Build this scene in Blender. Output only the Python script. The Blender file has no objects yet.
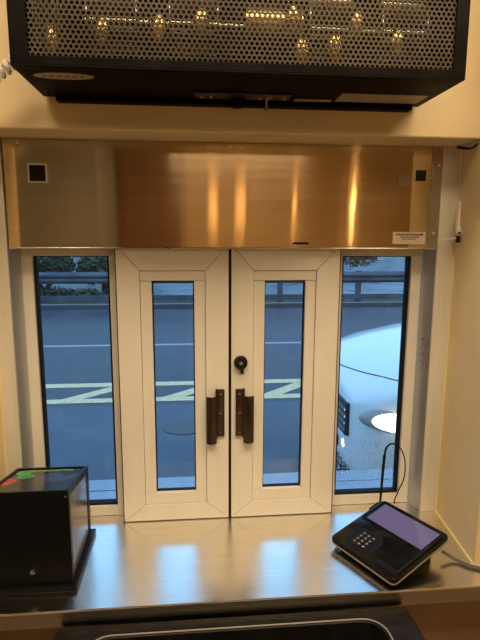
import bpy, bmesh, math, random
from mathutils import Vector, Matrix
random.seed(7)
S = bpy.context.scene
COL = S.collection
PI = math.pi

# ------------------------------------------------------------------ materials
def mat(name, color, rough=.5, metal=0., **k):
    m = bpy.data.materials.new(name); m.use_nodes = True
    b = m.node_tree.nodes['Principled BSDF']
    b.inputs['Base Color'].default_value = (*color, 1)
    b.inputs['Roughness'].default_value = rough
    b.inputs['Metallic'].default_value = metal
    for kk, v in k.items():
        b.inputs[kk].default_value = v
    return m

def N(m, t, **k):
    n = m.node_tree.nodes.new(t)
    for a, v in k.items(): setattr(n, a, v)
    return n

def L(m, a, b): m.node_tree.links.new(a, b)

def noisy(m, c1, c2, scale=(1, 1, 1), nscale=8, detail=4, bump=0., rough=None, lo=.35, hi=.65):
    """colour mottling + bump + roughness variation in object space"""
    nt = m.node_tree; b = nt.nodes['Principled BSDF']
    tc = N(m, 'ShaderNodeTexCoord'); mp = N(m, 'ShaderNodeMapping')
    mp.inputs['Scale'].default_value = scale
    no = N(m, 'ShaderNodeTexNoise'); no.inputs['Scale'].default_value = nscale; no.inputs['Detail'].default_value = detail
    L(m, tc.outputs['Object'], mp.inputs['Vector']); L(m, mp.outputs['Vector'], no.inputs['Vector'])
    rp = N(m, 'ShaderNodeValToRGB')
    rp.color_ramp.elements[0].position = lo; rp.color_ramp.elements[1].position = hi
    rp.color_ramp.elements[0].color = (*c1, 1); rp.color_ramp.elements[1].color = (*c2, 1)
    L(m, no.outputs['Fac'], rp.inputs['Fac']); L(m, rp.outputs['Color'], b.inputs['Base Color'])
    if bump:
        bp = N(m, 'ShaderNodeBump'); bp.inputs['Strength'].default_value = bump; bp.inputs['Distance'].default_value = .01
        L(m, no.outputs['Fac'], bp.inputs['Height']); L(m, bp.outputs['Normal'], b.inputs['Normal'])
    if rough:
        mr = N(m, 'ShaderNodeMapRange'); mr.inputs['To Min'].default_value = rough[0]; mr.inputs['To Max'].default_value = rough[1]
        L(m, no.outputs['Fac'], mr.inputs['Value']); L(m, mr.outputs['Result'], b.inputs['Roughness'])
    return m

M = {}
M['paint'] = noisy(mat('cream_paint', (.7, .62, .45), .5), (.72, .58, .34), (.79, .66, .41), nscale=5, bump=.03, lo=.3, hi=.7)
M['enamel'] = noisy(mat('white_enamel_aluminium', (.78, .76, .70), .38), (.76, .74, .67), (.79, .77, .71), (1, 1, .12), 30, 3, .0, (.33, .45), .3, .7)
M['enamel2'] = noisy(mat('jamb_enamel', (.7, .68, .6), .45), (.63, .61, .53), (.72, .69, .61), (1, 1, .1), 26, 3)
M['caulk'] = mat('yellowed_caulk', (.82, .68, .36), .5)
SP = {'Specular IOR Level': .2}
M['black'] = mat('black_gasket', (.008, .008, .010), .6, 0, **SP)
M['blackgloss'] = noisy(mat('black_gloss', (.01, .01, .012), .2, 0, **{'Specular IOR Level': .25}), (.004, .004, .005), (.009, .009, .010), nscale=20, rough=(.10, .22))
M['blackpaint'] = noisy(mat('black_powder_coat', (.02, .018, .016), .5, 0, **{'Specular IOR Level': .05}), (.003, .0025, .002), (.006, .005, .004), nscale=14, bump=.02, rough=(.4, .6))
M['bronze'] = noisy(mat('dark_bronze', (.06, .04, .03), .35, .6), (.045, .028, .02), (.10, .065, .045), (1, 1, .2), 60, 4)
M['screw'] = mat('screw_steel', (.75, .72, .68), .25, 1.)
M['chrome'] = mat('chrome', (.8, .8, .82), .12, 1.)
M['silverplastic'] = mat('silver_plastic_trim', (.42, .40, .37), .35, .3)
M['label'] = noisy(mat('pale_label_paper', (.62, .56, .44), .5), (.54, .47, .36), (.66, .6, .48), nscale=60)
M['ink'] = mat('label_ink', (.12, .08, .05), .6)
M['tape'] = mat('grey_tape', (.30, .25, .19), .5)
M['whiteplastic'] = mat('white_plastic', (.78, .77, .72), .4)

def brushed(name, color, r0, r1, aniso, rot, stretch, waves=None, wave_s=.05, smudge=.0):
    m = mat(name, color, r0, 1.)
    b = m.node_tree.nodes['Principled BSDF']
    tc = N(m, 'ShaderNodeTexCoord')
    mp = N(m, 'ShaderNodeMapping'); mp.inputs['Scale'].default_value = stretch
    no = N(m, 'ShaderNodeTexNoise'); no.inputs['Scale'].default_value = 1; no.inputs['Detail'].default_value = 6
    L(m, tc.outputs['Object'], mp.inputs['Vector']); L(m, mp.outputs['Vector'], no.inputs['Vector'])
    n2 = N(m, 'ShaderNodeTexNoise'); n2.inputs['Scale'].default_value = 9; n2.inputs['Detail'].default_value = 5
    L(m, tc.outputs['Object'], n2.inputs['Vector'])
    mx = N(m, 'ShaderNodeMath', operation='ADD'); L(m, no.outputs['Fac'], mx.inputs[0]); L(m, n2.outputs['Fac'], mx.inputs[1])
    mr = N(m, 'ShaderNodeMapRange'); mr.inputs['From Min'].default_value = .6; mr.inputs['From Max'].default_value = 1.4
    mr.inputs['To Min'].default_value = r0; mr.inputs['To Max'].default_value = r1
    L(m, mx.outputs[0], mr.inputs['Value']); L(m, mr.outputs['Result'], b.inputs['Roughness'])
    rp = N(m, 'ShaderNodeValToRGB')
    c = color
    rp.color_ramp.elements[0].position = .3; rp.color_ramp.elements[0].color = (c[0]*.92, c[1]*.92, c[2]*.92, 1)
    rp.color_ramp.elements[1].position = .7; rp.color_ramp.elements[1].color = (min(1, c[0]*1.04), min(1, c[1]*1.04), min(1, c[2]*1.04), 1)
    L(m, no.outputs['Fac'], rp.inputs['Fac']); L(m, rp.outputs['Color'], b.inputs['Base Color'])
    b.inputs['Anisotropic'].default_value = aniso
    b.inputs['Anisotropic Rotation'].default_value = rot
    if aniso:
        tg = N(m, 'ShaderNodeTangent', direction_type='UV_MAP'); tg.uv_map = 'UVMap'
        L(m, tg.outputs['Tangent'], b.inputs['Tangent'])
    if waves:
        mp2 = N(m, 'ShaderNodeMapping'); mp2.inputs['Scale'].default_value = waves
        n3 = N(m, 'ShaderNodeTexNoise'); n3.inputs['Scale'].default_value = 1; n3.inputs['Detail'].default_value = 2
        L(m, tc.outputs['Object'], mp2.inputs['Vector']); L(m, mp2.outputs['Vector'], n3.inputs['Vector'])
        bp = N(m, 'ShaderNodeBump'); bp.inputs['Strength'].default_value = 1; bp.inputs['Distance'].default_value = wave_s
        L(m, n3.outputs['Fac'], bp.inputs['Height']); L(m, bp.outputs['Normal'], b.inputs['Normal'])
    return m
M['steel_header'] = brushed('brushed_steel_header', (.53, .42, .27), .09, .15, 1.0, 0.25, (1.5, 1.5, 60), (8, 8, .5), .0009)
M['steel_counter'] = brushed('brushed_steel_counter', (.88, .85, .78), .16, .28, .6, 0.0, (6, 300, 6), (3, 3, 3), .0008)
M['steel'] = brushed('brushed_steel', (.55, .54, .52), .22, .40, 0, 0, (30, 30, 3))

M['jambsteel'] = brushed('jamb_steel', (.62, .64, .68), .42, .6, 0, 0, (30, 30, 3))
def glass_mat(name, tint, refl=.05, rough=0.):
    m = bpy.data.materials.new(name); m.use_nodes = True
    nt = m.node_tree; nt.nodes.clear()
    out = N(m, 'ShaderNodeOutputMaterial'); tr = N(m, 'ShaderNodeBsdfTransparent'); gl = N(m, 'ShaderNodeBsdfGlossy')
    tr.inputs['Color'].default_value = (*tint, 1); gl.inputs['Roughness'].default_value = rough
    fr = N(m, 'ShaderNodeFresnel'); fr.inputs['IOR'].default_value = 1.45
    mx = N(m, 'ShaderNodeMixShader')
    L(m, fr.outputs[0], mx.inputs[0]); L(m, tr.outputs[0], mx.inputs[1]); L(m, gl.outputs[0], mx.inputs[2]); L(m, mx.outputs[0], out.inputs[0])
    return m
M['glass'] = glass_mat('window_glass', (.90, .95, .97))
M['drop'] = mat('water_drop', (1, 1, 1), .02, 0, **{'Transmission Weight': 1., 'IOR': 1.33})

def emis(name, col, s):
    m = mat(name, (0, 0, 0), .5)
    b = m.node_tree.nodes['Principled BSDF']
    b.inputs['Emission Color'].default_value = (*col, 1); b.inputs['Emission Strength'].default_value = s
    return m

# ------------------------------------------------------------------ mesh helpers
def box(bm, a, b):
    x0, y0, z0 = a; x1, y1, z1 = b
    v = [bm.verts.new(p) for p in ((x0,y0,z0),(x1,y0,z0),(x1,y1,z0),(x0,y1,z0),(x0,y0,z1),(x1,y0,z1),(x1,y1,z1),(x0,y1,z1))]
    for f in ((0,3,2,1),(4,5,6,7),(0,1,5,4),(1,2,6,5),(2,3,7,6),(3,0,4,7)):
        bm.faces.new([v[i] for i in f])

def prism(bm, pts, axis, a, b):
    """polygon pts (2-D) extruded along axis from a to b"""
    def P(p, t):
        return {'x': (t, p[0], p[1]), 'y': (p[0], t, p[1]), 'z': (p[0], p[1], t)}[axis]
    v0 = [bm.verts.new(P(p, a)) for p in pts]; v1 = [bm.verts.new(P(p, b)) for p in pts]
    n = len(pts)
    bm.faces.new(v0[::-1]); bm.faces.new(v1)
    for i in range(n): bm.faces.new((v0[i], v0[(i+1) % n], v1[(i+1) % n], v1[i]))

def cyl(bm, c, r, h, axis='z', n=24, r2=None):
    r2 = r if r2 is None else r2
    def P(ca, sa, rr, t):
        return {'z': (c[0]+rr*ca, c[1]+rr*sa, c[2]+t), 'y': (c[0]+rr*ca, c[1]+t, c[2]+rr*sa), 'x': (c[0]+t, c[1]+rr*ca, c[2]+rr*sa)}[axis]
    A = [(math.cos(2*PI*i/n), math.sin(2*PI*i/n)) for i in range(n)]
    v0 = [bm.verts.new(P(*a, r, 0)) for a in A]; v1 = [bm.verts.new(P(*a, r2, h)) for a in A]
    bm.faces.new(v0[::-1]); bm.faces.new(v1)
    for i in range(n): bm.faces.new((v0[i], v0[(i+1) % n], v1[(i+1) % n], v1[i]))

def tube(bm, pts, r, n=8, closed=False):
    pts = [Vector(p) for p in pts]; k = len(pts); rings = []
    up = None
    for i, p in enumerate(pts):
        a = pts[max(i-1, 0)] if not closed else pts[i-1]; b = pts[min(i+1, k-1)] if not closed else pts[(i+1) % k]
        t = (b-a).normalized()
        if up is None:
            up = Vector((0, 0, 1)) if abs(t.z) < .9 else Vector((1, 0, 0))
        s = t.cross(up).normalized(); up = s.cross(t).normalized()
        rr = r[i] if isinstance(r, (list, tuple)) else r
        rings.append([bm.verts.new(p + s*math.cos(2*PI*j/n)*rr + up*math.sin(2*PI*j/n)*rr) for j in range(n)])
    for i in range(k if closed else k-1):
        A, B = rings[i], rings[(i+1) % k]
        for j in range(n): bm.faces.new((A[j], A[(j+1) % n], B[(j+1) % n], B[j]))
    if not closed:
        bm.faces.new(rings[0][::-1]); bm.faces.new(rings[-1])

def spline(P, seg=8):
    P = [Vector(p) for p in P]; out = []
    Q = [P[0]*2-P[1]] + P + [P[-1]*2-P[-2]]
    for i in range(1, len(Q)-2):
        for s in range(seg):
            t = s/seg; a, b, c, d = Q[i-1], Q[i], Q[i+1], Q[i+2]
            out.append(.5*((2*b)+(c-a)*t+(2*a-5*b+4*c-d)*t*t+(3*b-a-3*c+d)*t**3))
    out.append(P[-1]); return out

def obj(name, bm, m, parent=None, bevel=0, smooth=False, uv=None, seg=2):
    bmesh.ops.recalc_face_normals(bm, faces=bm.faces)
    if bevel:
        es = [e for e in bm.edges if len(e.link_faces) == 2 and e.calc_face_angle(0) > .6]
        bmesh.ops.bevel(bm, geom=es, offset=bevel, segments=seg, affect='EDGES', profile=.5)
    if uv:
        ul = bm.loops.layers.uv.new('UVMap'); i, j = uv
        for f in bm.faces:
            for l in f.loops: l[ul].uv = (l.vert.co[i], l.vert.co[j])
    me = bpy.data.meshes.new(name); bm.to_mesh(me); bm.free()
    if smooth:
        for p in me.polygons: p.use_smooth = True
        try: me.set_sharp_from_angle(angle=math.radians(38))
        except Exception: pass
    o = bpy.data.objects.new(name, me); COL.objects.link(o)
    me.materials.append(m)
    if parent is not None: o.parent = parent
    return o

def B(*boxes):
    bm = bmesh.new()
    for a, b in boxes: box(bm, a, b)
    return bm

def empty(name, loc=(0, 0, 0), rz=0):
    o = bpy.data.objects.new(name, None); COL.objects.link(o); o.location = loc; o.rotation_euler.z = rz
    o.empty_display_size = .05
    return o

def tag(o, label=None, cat=None, group=None, kind=None):
    if label: o['label'] = label
    if cat: o['category'] = cat
    if group: o['group'] = group
    if kind: o['kind'] = kind
    return o

def struct(o, label=None): o['kind'] = 'structure'; return tag(o, label)

def shift(bm, v):
    bmesh.ops.translate(bm, verts=bm.verts, vec=v)

def copy_tree(o, parent=None):
    c = o.copy(); COL.objects.link(c); c.parent = parent
    for ch in list(o.children): copy_tree(ch, c)
    return c

# ------------------------------------------------------------------ room shell
CT = .90            # counter top
XL, XR = -.668, .678   # niche sides
RX, RY, RZ = 2.3, -3.9, 2.8
FY = -.148          # bulkhead face above the window
HT = 2.043          # underside of bulkhead

bm = bmesh.new()
box(bm, (-RX, -.293, 0), (XL, .20, RZ)); prism(bm, [(XR, .20), (XR, 0), (XR-.028, -.293), (RX, -.293), (RX, .20)], 'z', 0, RZ)
box(bm, (XL, -.10, 0), (XR, .20, .855))
struct(obj('wall_front', bm, M['paint']), 'cream painted wall around the service window niche')
bm = B(((XL, FY, HT), (XR-.015, .20, RZ)))
struct(obj('wall_bulkhead', bm, M['paint'], bevel=.004), 'cream painted bulkhead over the window and behind the black heater')
M['backwall'] = noisy(mat('kitchen_wall', (.6, .5, .36), .5), (.56, .40, .21), (.66, .48, .27), nscale=2)
struct(obj('wall_back', B(((-RX, RY-.1, 0), (RX, RY, RZ))), M['backwall']))
struct(obj('wall_left', B(((-RX-.1, RY-.1, 0), (-RX, .2, RZ))), M['paint']))
struct(obj('wall_right', B(((RX, RY-.1, 0), (RX+.1, .2, RZ))), M['paint']))
M['ceil'] = noisy(mat('ceiling_tiles', (.75, .72, .66), .7), (.68, .65, .58), (.78, .75, .7), nscale=30)
struct(obj('ceiling', B(((-RX-.1, RY-.1, RZ), (RX+.1, .2, RZ+.15))), M['ceil']))
M['tile'] = noisy(mat('quarry_tile_floor', (.12, .08, .06), .5), (.09, .06, .045), (.14, .095, .07), nscale=12)
struct(obj('floor', B(((-RX-.1, RY-.1, -.1), (RX+.1, -.10, 0))), M['tile']))

# jamb columns beside the window + silvery returns + caulk beads
k = 0
for s in (-1, 1):
    def X(v): return s*v + (0.004 if s > 0 else -.002)
    bm = bmesh.new()
    prism(bm, [(X(.618), -.015), (X(.6735), -.015), (X(.6735), .09), (X(.618), .09)], 'z', CT, HT)
    k += 1
    struct(obj('trim_%d' % k, bm, M['enamel2'], bevel=.0015), 'cream enamelled upright column at the %s end of the window' % ('left', 'right')[s > 0])
    bm = bmesh.new()
    prism(bm, [(X(.6015), .036), (X(.6165), -.014), (X(.6175), -.014), (X(.6175), .044), (X(.6015), .044)], 'z', CT+.001, HT-.002)
    k += 1
    struct(obj('trim_%d' % k, bm, M['jambsteel'], bevel=0), 'bluish steel jamb strip beside the %s sidelight' % ('left', 'right')[s > 0])
bm = bmesh.new(); random.seed(5)
for i in range(26):
    t_ = random.uniform(.15, .85); z = random.uniform(1.36, 1.47); l_ = random.uniform(.003, .012)
    x_, y_ = .6055+.015*t_-.0005, .036-.05*t_
    prism(bm, [(x_, y_), (x_+.0009, y_-.003), (x_+.0003, y_-.0035), (x_-.0006, y_-.0005)], 'z', z, z+l_)
sc_ = obj('scuff_marks', bm, M['tape'], bpy.data.objects['trim_4']); tag(sc_, 'grey tape residue marks')
bm = bmesh.new(); tube(bm, spline([(XR-.002, -.016, z) for z in (CT+.003, 1.1, 1.3, 1.5, 1.7, 1.9, HT)], 4), [.0028+.0008*math.sin(i*1.7) for i in range(25)], 6)
k += 1; struct(obj('trim_%d' % k, bm, M['caulk'], smooth=True), 'yellow caulk bead in the right corner')
bm = bmesh.new(); tube(bm, [(XR-.003+y*.0956, y, CT+.002) for y in (-.016, -.08, -.15, -.22, -.29)], .004, 6)
k += 1; struct(obj('trim_%d' % k, bm, M['caulk'], smooth=True), 'yellow caulk bead between the counter and the right wall')
bm = bmesh.new(); tube(bm, [(XL+.002, -.016, z) for z in (CT+.003, 1.3, 1.7, HT)], .003, 6)
k += 1; struct(obj('trim_%d' % k, bm, M['caulk'], smooth=True), 'yellow caulk bead in the left corner')

# ------------------------------------------------------------------ window unit
def text_obj(name, body, size, loc, rot, m, parent, ext=.0004, align='CENTER', sx=1):
    cu = bpy.data.curves.new(name, 'FONT'); cu.body = body; cu.size = size; cu.extrude = ext
    cu.align_x = align; cu.align_y = 'CENTER'; cu.resolution_u = 2
    t = bpy.data.objects.new('tmp', cu); COL.objects.link(t)
    dg = bpy.context.evaluated_depsgraph_get(); dg.update()
    me = bpy.data.meshes.new_from_object(t.evaluated_get(dg)); bpy.data.objects.remove(t)
    mw = Matrix.Translation(loc) @ rot.to_4x4() @ Matrix.Diagonal((sx, 1, 1, 1))
    me.transform(mw)
    o = bpy.data.objects.new(name, me); COL.objects.link(o); me.materials.clear(); me.materials.append(m); o.parent = parent
    return o

def mitred_frame(bm, x0, x1, z0, z1, ix0, ix1, iz0, iz1, y0, y1, gap=.0007):
    """four mitred rails; a hair gap leaves the dark mitre line"""
    O = [(x0, z0), (x1, z0), (x1, z1), (x0, z1)]; I = [(ix0, iz0), (ix1, iz0), (ix1, iz1), (ix0, iz1)]
    for i in range(4):
        j = (i+1) % 4
        q = [Vector((*O[i], 0)), Vector((*O[j], 0)), Vector((*I[j], 0)), Vector((*I[i], 0))]
        c = sum(q, Vector())/4
        d = (q[1]-q[0]).normalized()
        q[0] += d*gap; q[3] += d*gap; q[1] -= d*gap; q[2] -= d*gap
        prism(bm, [(p.x, p.y) for p in q], 'y', y0, y1)

def leaf(idx, sgn, cx):
    """service-window door leaf; sgn -1 left, +1 right"""
    root = empty('door_%d' % idx, (cx, 0, CT+.003))
    struct(root, '%s cream aluminium service window leaf with a narrow glass pane%s' % (('left', 'right')[sgn > 0], ('', ' and a black thumb turn')[sgn > 0]))
    hw = .1625; H = .857
    bx0, bx1 = (-.0965, .0945) if sgn < 0 else (-.0965, .0925)
    bm = bmesh.new()
    mitred_frame(bm, -hw, hw, 0, H, bx0, bx1, .052, .783, 0, .042)
    obj('leaf_frame', bm, M['enamel'], root, bevel=.0012)
    # dark backing behind mitre gaps
    bm = bmesh.new()
    mitred_frame(bm, -hw+.004, hw-.004, .004, H-.004, bx0-.003, bx1+.003, .049, .786, .008, .036, 0)
    obj('frame_core', bm, M['black'], root)
    gx0, gx1 = -.0625, .061
    gz0, gz1 = .089, .753
    y0 = .004
    bm = B(((bx0+.001, y0, gz1), (bx1-.001, .034, .782)), ((bx0+.001, y0, .053), (bx1-.001, .034, gz0)),
           ((bx0+.001, y0+.0015, gz0+.001), (gx0, .034, gz1-.001)), ((gx1, y0+.0015, gz0+.001), (bx1-.001, .034, gz1-.001)))
    obj('glazing_bead', bm, M['enamel'], root, bevel=.001)
    g = .0035
    bm = B(((gx0, .018, gz0), (gx0+g, .030, gz1)), ((gx1-g, .018, gz0), (gx1, .030, gz1)),
           ((gx0+g, .018, gz0), (gx1-g, .030, gz0+g)), ((gx0+g, .018, gz1-g), (gx1-g, .030, gz1)))
    obj('gasket', bm, M['black'], root)
    obj('glass_pane', B(((gx0+g*.5, .022, gz0+g*.5), (gx1-g*.5, .026, gz1-g*.5))), M['glass'], root)
    # latch handle: narrow fixed plate and wide folded lever
    zc = 1.240-CT-.003
    e = -sgn
    px = (.1625-.018)*e*1.0
    lx = px-e*.0 
    a, b = sorted((e*(.1625-.013), e*(.1625-.037)))
    h = obj('latch_plate', B(((a, -.007, zc-.064), (b, 0, zc+.086))), M['bronze'], root, bevel=.001)
    a2, b2 = sorted((e*(.1625-.037), e*(.1625-.0685)))
    bm = bmesh.new()
    # folded plate standing proud, slightly curved
    xs = [a2+(b2-a2)*t/6 for t in range(7)]
    prof = [(x, -.022+.010*((x-(a2+b2)/2)/((b2-a2)/2))**2) for x in xs]
    poly = prof + [(x, y+.004) for x, y in reversed(prof)]
    prism(bm, poly, 'z', zc-.084, zc+.066)
    box(bm, (a2+.006, -.016, zc-.05), (b2-.012, 0, zc+.04))
    lv = obj('latch_lever', bm, M['bronze'], root, bevel=.0008)
    bm = bmesh.new(); cyl(bm, (e*(.1625-.037), -.010, zc-.066), .0035, .155, 'z', 10)
    obj('hinge_pin', bm, M['bronze'], root, smooth=True)
    for zz in (zc-.052, zc+.011, zc+.072):
        bm = bmesh.new(); cyl(bm, (e*(.1625-.025), -.0095, zz), .0038, .003, 'y', 12)
        obj('screw', bm, M['screw'], root)
    if sgn > 0:
        kx, kz = .0335-cx, 1.409-CT-.003
        bm = bmesh.new(); cyl(bm, (kx, -.016, kz), .0195, .016, 'y', 32, .021)
        kb = obj('thumb_turn', bm, M['black'], root, bevel=.002, smooth=True)
        bm = bmesh.new(); cyl(bm, (kx, -.0185, kz), .0055, .004, 'y', 20)
        obj('key_cylinder', bm, M['chrome'], kb, smooth=True)
        obj('turn_tab', B(((kx-.001, -.024, kz-.031), (kx+.008, -.004, kz-.012))), M['black'], kb, bevel=.002)
    return root
leaf(1, -1, -.1655)
leaf(2, 1, .168)

M['sideframe'] = M['enamel']
def sidelight(idx, x0, x1, gx0, gx1, side):
    root = empty('window_%d' % idx, ((x0+x1)/2, .045, CT))
    struct(root, '%s fixed sidelight in a cream aluminium frame' % side)
    cx = (x0+x1)/2
    X0, X1, g0, g1 = x0-cx, x1-cx, gx0-cx, gx1-cx
    H = .895; gz0, gz1 = .032, .826
    bm = B(((X0, 0, .001), (g0, .05, H)), ((g1, 0, .001), (X1, .05, H)), ((g0, .001, .001), (g1, .05, gz0)), ((g0, .001, gz1), (g1, .05, H)))
    obj('window_frame', bm, M['sideframe'], root, bevel=.0012)
    g = .007
    bm = B(((g0, .012, gz0), (g0+g, .036, gz1)), ((g1-g, .012, gz0), (g1, .036, gz1)),
           ((g0+g, .012, gz0), (g1-g, .036, gz0+g)), ((g0+g, .012, gz1-.003), (g1-g, .036, gz1)))
    obj('gasket', bm, M['black'], root)
    p = obj('glass_pane', B(((g0+.004, .022, gz0+.003), (g1-.004, .026, gz1-.002))), M['glass'], root)
    return root, g0, g1
w1, _, _ = sidelight(1, -.6095, -.332, -.573, -.354, 'left')
w2, g0, g1 = sidelight(2, .337, .6045, .352, .572, 'right')
# rain on the outside of the right pane
bm = bmesh.new()
for i in range(1200):
    x = random.uniform(g0+.012, g1-.012); z = .058 + .155*random.random()**1.1
    r = random.uniform(.0007, .0021)
    T = Matrix.Translation((x, .0265, z)) @ Matrix.Diagonal((1, .55, random.uniform(1, 1.5), 1))
    bmesh.ops.create_icosphere(bm, subdivisions=1, radius=r, matrix=T)
rd = obj('rain_droplets', bm, M['drop'], w2, smooth=True); tag(rd, 'fine raindrops on the lower right pane', kind='stuff')

# window sill track, mullion seals
struct(obj('trim_8', B(((-.3317, .010, CT+.0005), (-.3285, .044, 1.76)), ((.3310, .010, CT+.0005), (.3355, .044, 1.76))), M['black']), 'black seals between the leaves and the sidelights')
struct(obj('trim_9', B(((-.0025, .008, CT+.0005), (.005, .04, 1.76))), M['black']), 'black seal between the two leaves')
struct(obj('trim_10', B(((-.61, .0, 1.797), (.605, .09, HT))), M['black']), 'head channel behind the steel header')

# steel header plate
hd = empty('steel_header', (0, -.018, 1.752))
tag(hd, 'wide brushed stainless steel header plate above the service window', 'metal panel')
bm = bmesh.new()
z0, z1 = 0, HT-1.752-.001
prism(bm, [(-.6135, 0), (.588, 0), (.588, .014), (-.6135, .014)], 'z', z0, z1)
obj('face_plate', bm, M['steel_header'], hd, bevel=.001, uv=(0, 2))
bm = bmesh.new(); prism(bm, [(.5885, -.001), (.6245, .004), (.6245, .018), (.5885, .014)], 'z', z0, z1)
obj('end_flange', bm, M['steel'], hd, bevel=.0006)
obj('lip', B(((-.6135, -.003, -.004), (.6245, .014, -.0002))), M['steel'], hd, bevel=.0008)
def hz(z): return z-1.752
# square socket hole with rim
bm = bmesh.new()
cxh, czh, r1, r2 = -.525, hz(1.952), .026, .021
mitred_frame(bm, cxh-r1, cxh+r1, czh-r1, czh+r1, cxh-r2, cxh+r2, czh-r2, czh+r2, -.003, 0, 0)
obj('socket_rim', bm, M['screw'], hd)
obj('socket', B(((cxh-r2, -.001, czh-r2), (cxh+r2, .0002, czh+r2))), M['black'], hd)
bm = B(((.541, -.0015, hz(1.946)), (.571, -.0002, hz(1.976))))
v = obj('vent_patch', bm, M['black'], hd)
bm = bmesh.new()
for i in range(1, 4):
    t = i*.0075
    box(bm, (.541+t-.0005, -.0022, hz(1.946)), (.541+t+.0005, -.0015, hz(1.976))); box(bm, (.541, -.0022, hz(1.946)+t-.0005), (.571, -.0015, hz(1.946)+t+.0005))
obj('vent_grid', bm, M['bronze'], v)
obj('tape_patch', B(((.487, -.0012, hz(1.932)), (.526, -.0002, hz(1.958)))), M['tape'], hd)
RXM = Matrix.Rotation(PI/2, 3, 'X')
st = obj('label_sticker', B(((.481, -.0012, hz(1.764)), (.581, -.0002, hz(1.799)))), M['label'], hd)
# illegible print: broken dark dashes in lines
bm = bmesh.new(); random.seed(3)
for zz, xa, xb, hh in ((1.7915, .490, .573, .0032), (1.784, .505, .558, .0018), (1.7785, .512, .552, .0014)):
    x = xa
    while x < xb:
        w = random.uniform(.002, .005); box(bm, (x, -.0016, hz(zz)-hh/1), (x+w, -.0012, hz(zz)+hh/1)); x += w+.0012
obj('label_print', bm, M['ink'], st)
obj('slot', B(((.183, -.004, hz(1.762)), (.228, -.0005, hz(1.768)))), M['black'], hd)
for x, z in ((-.573, 2.03), (.535, 2.025), (-.588, 1.80), (.607, 1.795), (.61, 1.99), (.0, 2.03)):
    bm = bmesh.new(); cyl(bm, (x, -.004 if x < .58 else -.001, hz(z)), .004, .005, 'y', 14)
    obj('screw', bm, M['screw'], hd, smooth=True)

# ------------------------------------------------------------------ counter
bm = bmesh.new()
prism(bm, [(-1.25, -.376), (1.25, -.376), (1.25, -.2945), (XR-.030, -.2945), (XR-.002, 0), (XR-.002, .095), (XL+.002, .095), (XL+.002, -.2945), (-1.25, -.2945)], 'z', .8565, CT)
ctr = obj('steel_counter', bm, M['steel_counter'], bevel=.004, uv=(0, 1), seg=3)
tag(ctr, 'brushed stainless steel counter running under the service window', 'counter')
M['basepanel'] = noisy(mat('base_panel', (.3, .2, .12), .45), (.20, .12, .06), (.27, .17, .09), nscale=4)
bm = B(((-1.25, -.34, .02), (1.25, -.2945, .855)))
struct(obj('wall_counter_base', bm, M['basepanel']), 'brown panel closing the front below the counter')

# ------------------------------------------------------------------ overhead black air heater
ht = empty('air_curtain_heater', (0, FY, 2.115))
tag(ht, 'black box heater with perforated metal grille hung over the service window', 'heater')
hx0, hx1, fy, H = -.460, .474, -.392-FY, .40
fr = .034; t = .003
# casing: open front box with thin walls
bm = B(((hx0, fy, 0), (hx1, -.012, t)), ((hx0, fy, H-t), (hx1, -.012, H)), ((hx0, fy, t), (hx0+t, -.012, H-t)), ((hx1-t, fy, t), (hx1, -.012, H-t)),
       ((hx0+t, -.016, t), (hx1-t, -.012, H-t)),
       ((hx0+t, fy, t), (hx0+fr, fy+.006, H-t)), ((hx1-.028, fy, t), (hx1-t, fy+.006, H-t)), ((hx0+fr, fy, t), (hx1-.028, fy+.006, .020)), ((hx0+fr, fy, H-.02), (hx1-.028, fy+.006, H-t)))
obj('casing', bm, M['blackpaint'], ht, bevel=.0012)
M['perf'] = noisy(mat('perforated_steel', (.10, .09, .07), .5, 0, **SP), (.032, .026, .017), (.065, .053, .036), nscale=5, rough=(.3, .5))
bm = bmesh.new()
gx0, gx1, gz0, gz1 = hx0+fr-.002, hx1-.026, .018, H-.018
p = .0106; ph = p*.84
def ring(cx, cz, sub):
    out = [(cx + p/math.sqrt(3)*math.cos(PI/6+i*PI/3), cz + (p/math.sqrt(3))*(ph/(p*.866))*math.sin(PI/6+i*PI/3)) for i in range(6)]
    inn = [(cx + ph*.43*math.cos(PI/6+i*PI/3), cz+ph*.43*math.sin(PI/6+i*PI/3)) for i in range(6)]
    cl = lambda q: (min(max(q[0], gx0), gx1), min(max(q[1], gz0), gz1))
    O = [bm.verts.new((cl(q)[0], fy+.005, cl(q)[1])) for q in out]; I = [bm.verts.new((cl(q)[0], fy+.005, cl(q)[1])) for q in inn]
    I2 = [bm.verts.new((v.co.x, fy+.0066, v.co.z)) for v in I]
    for i in range(6):
        j = (i+1) % 6
        bm.faces.new((O[i], O[j], I[j], I[i])); bm.faces.new((I[i], I[j], I2[j], I2[i]))
r = 0; z = gz0+ph/2
while z < gz1:
    x = gx0 + (p/2 if r % 2 else 0)
    while x < gx1+p*.4:
        if x > gx0+p*.3: ring(x, z, 0)
        x += p
    z += ph; r += 1
bmesh.ops.remove_doubles(bm, verts=bm.verts, dist=.0002)
obj('perforated_grille', bm, M['perf'], ht)
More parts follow.
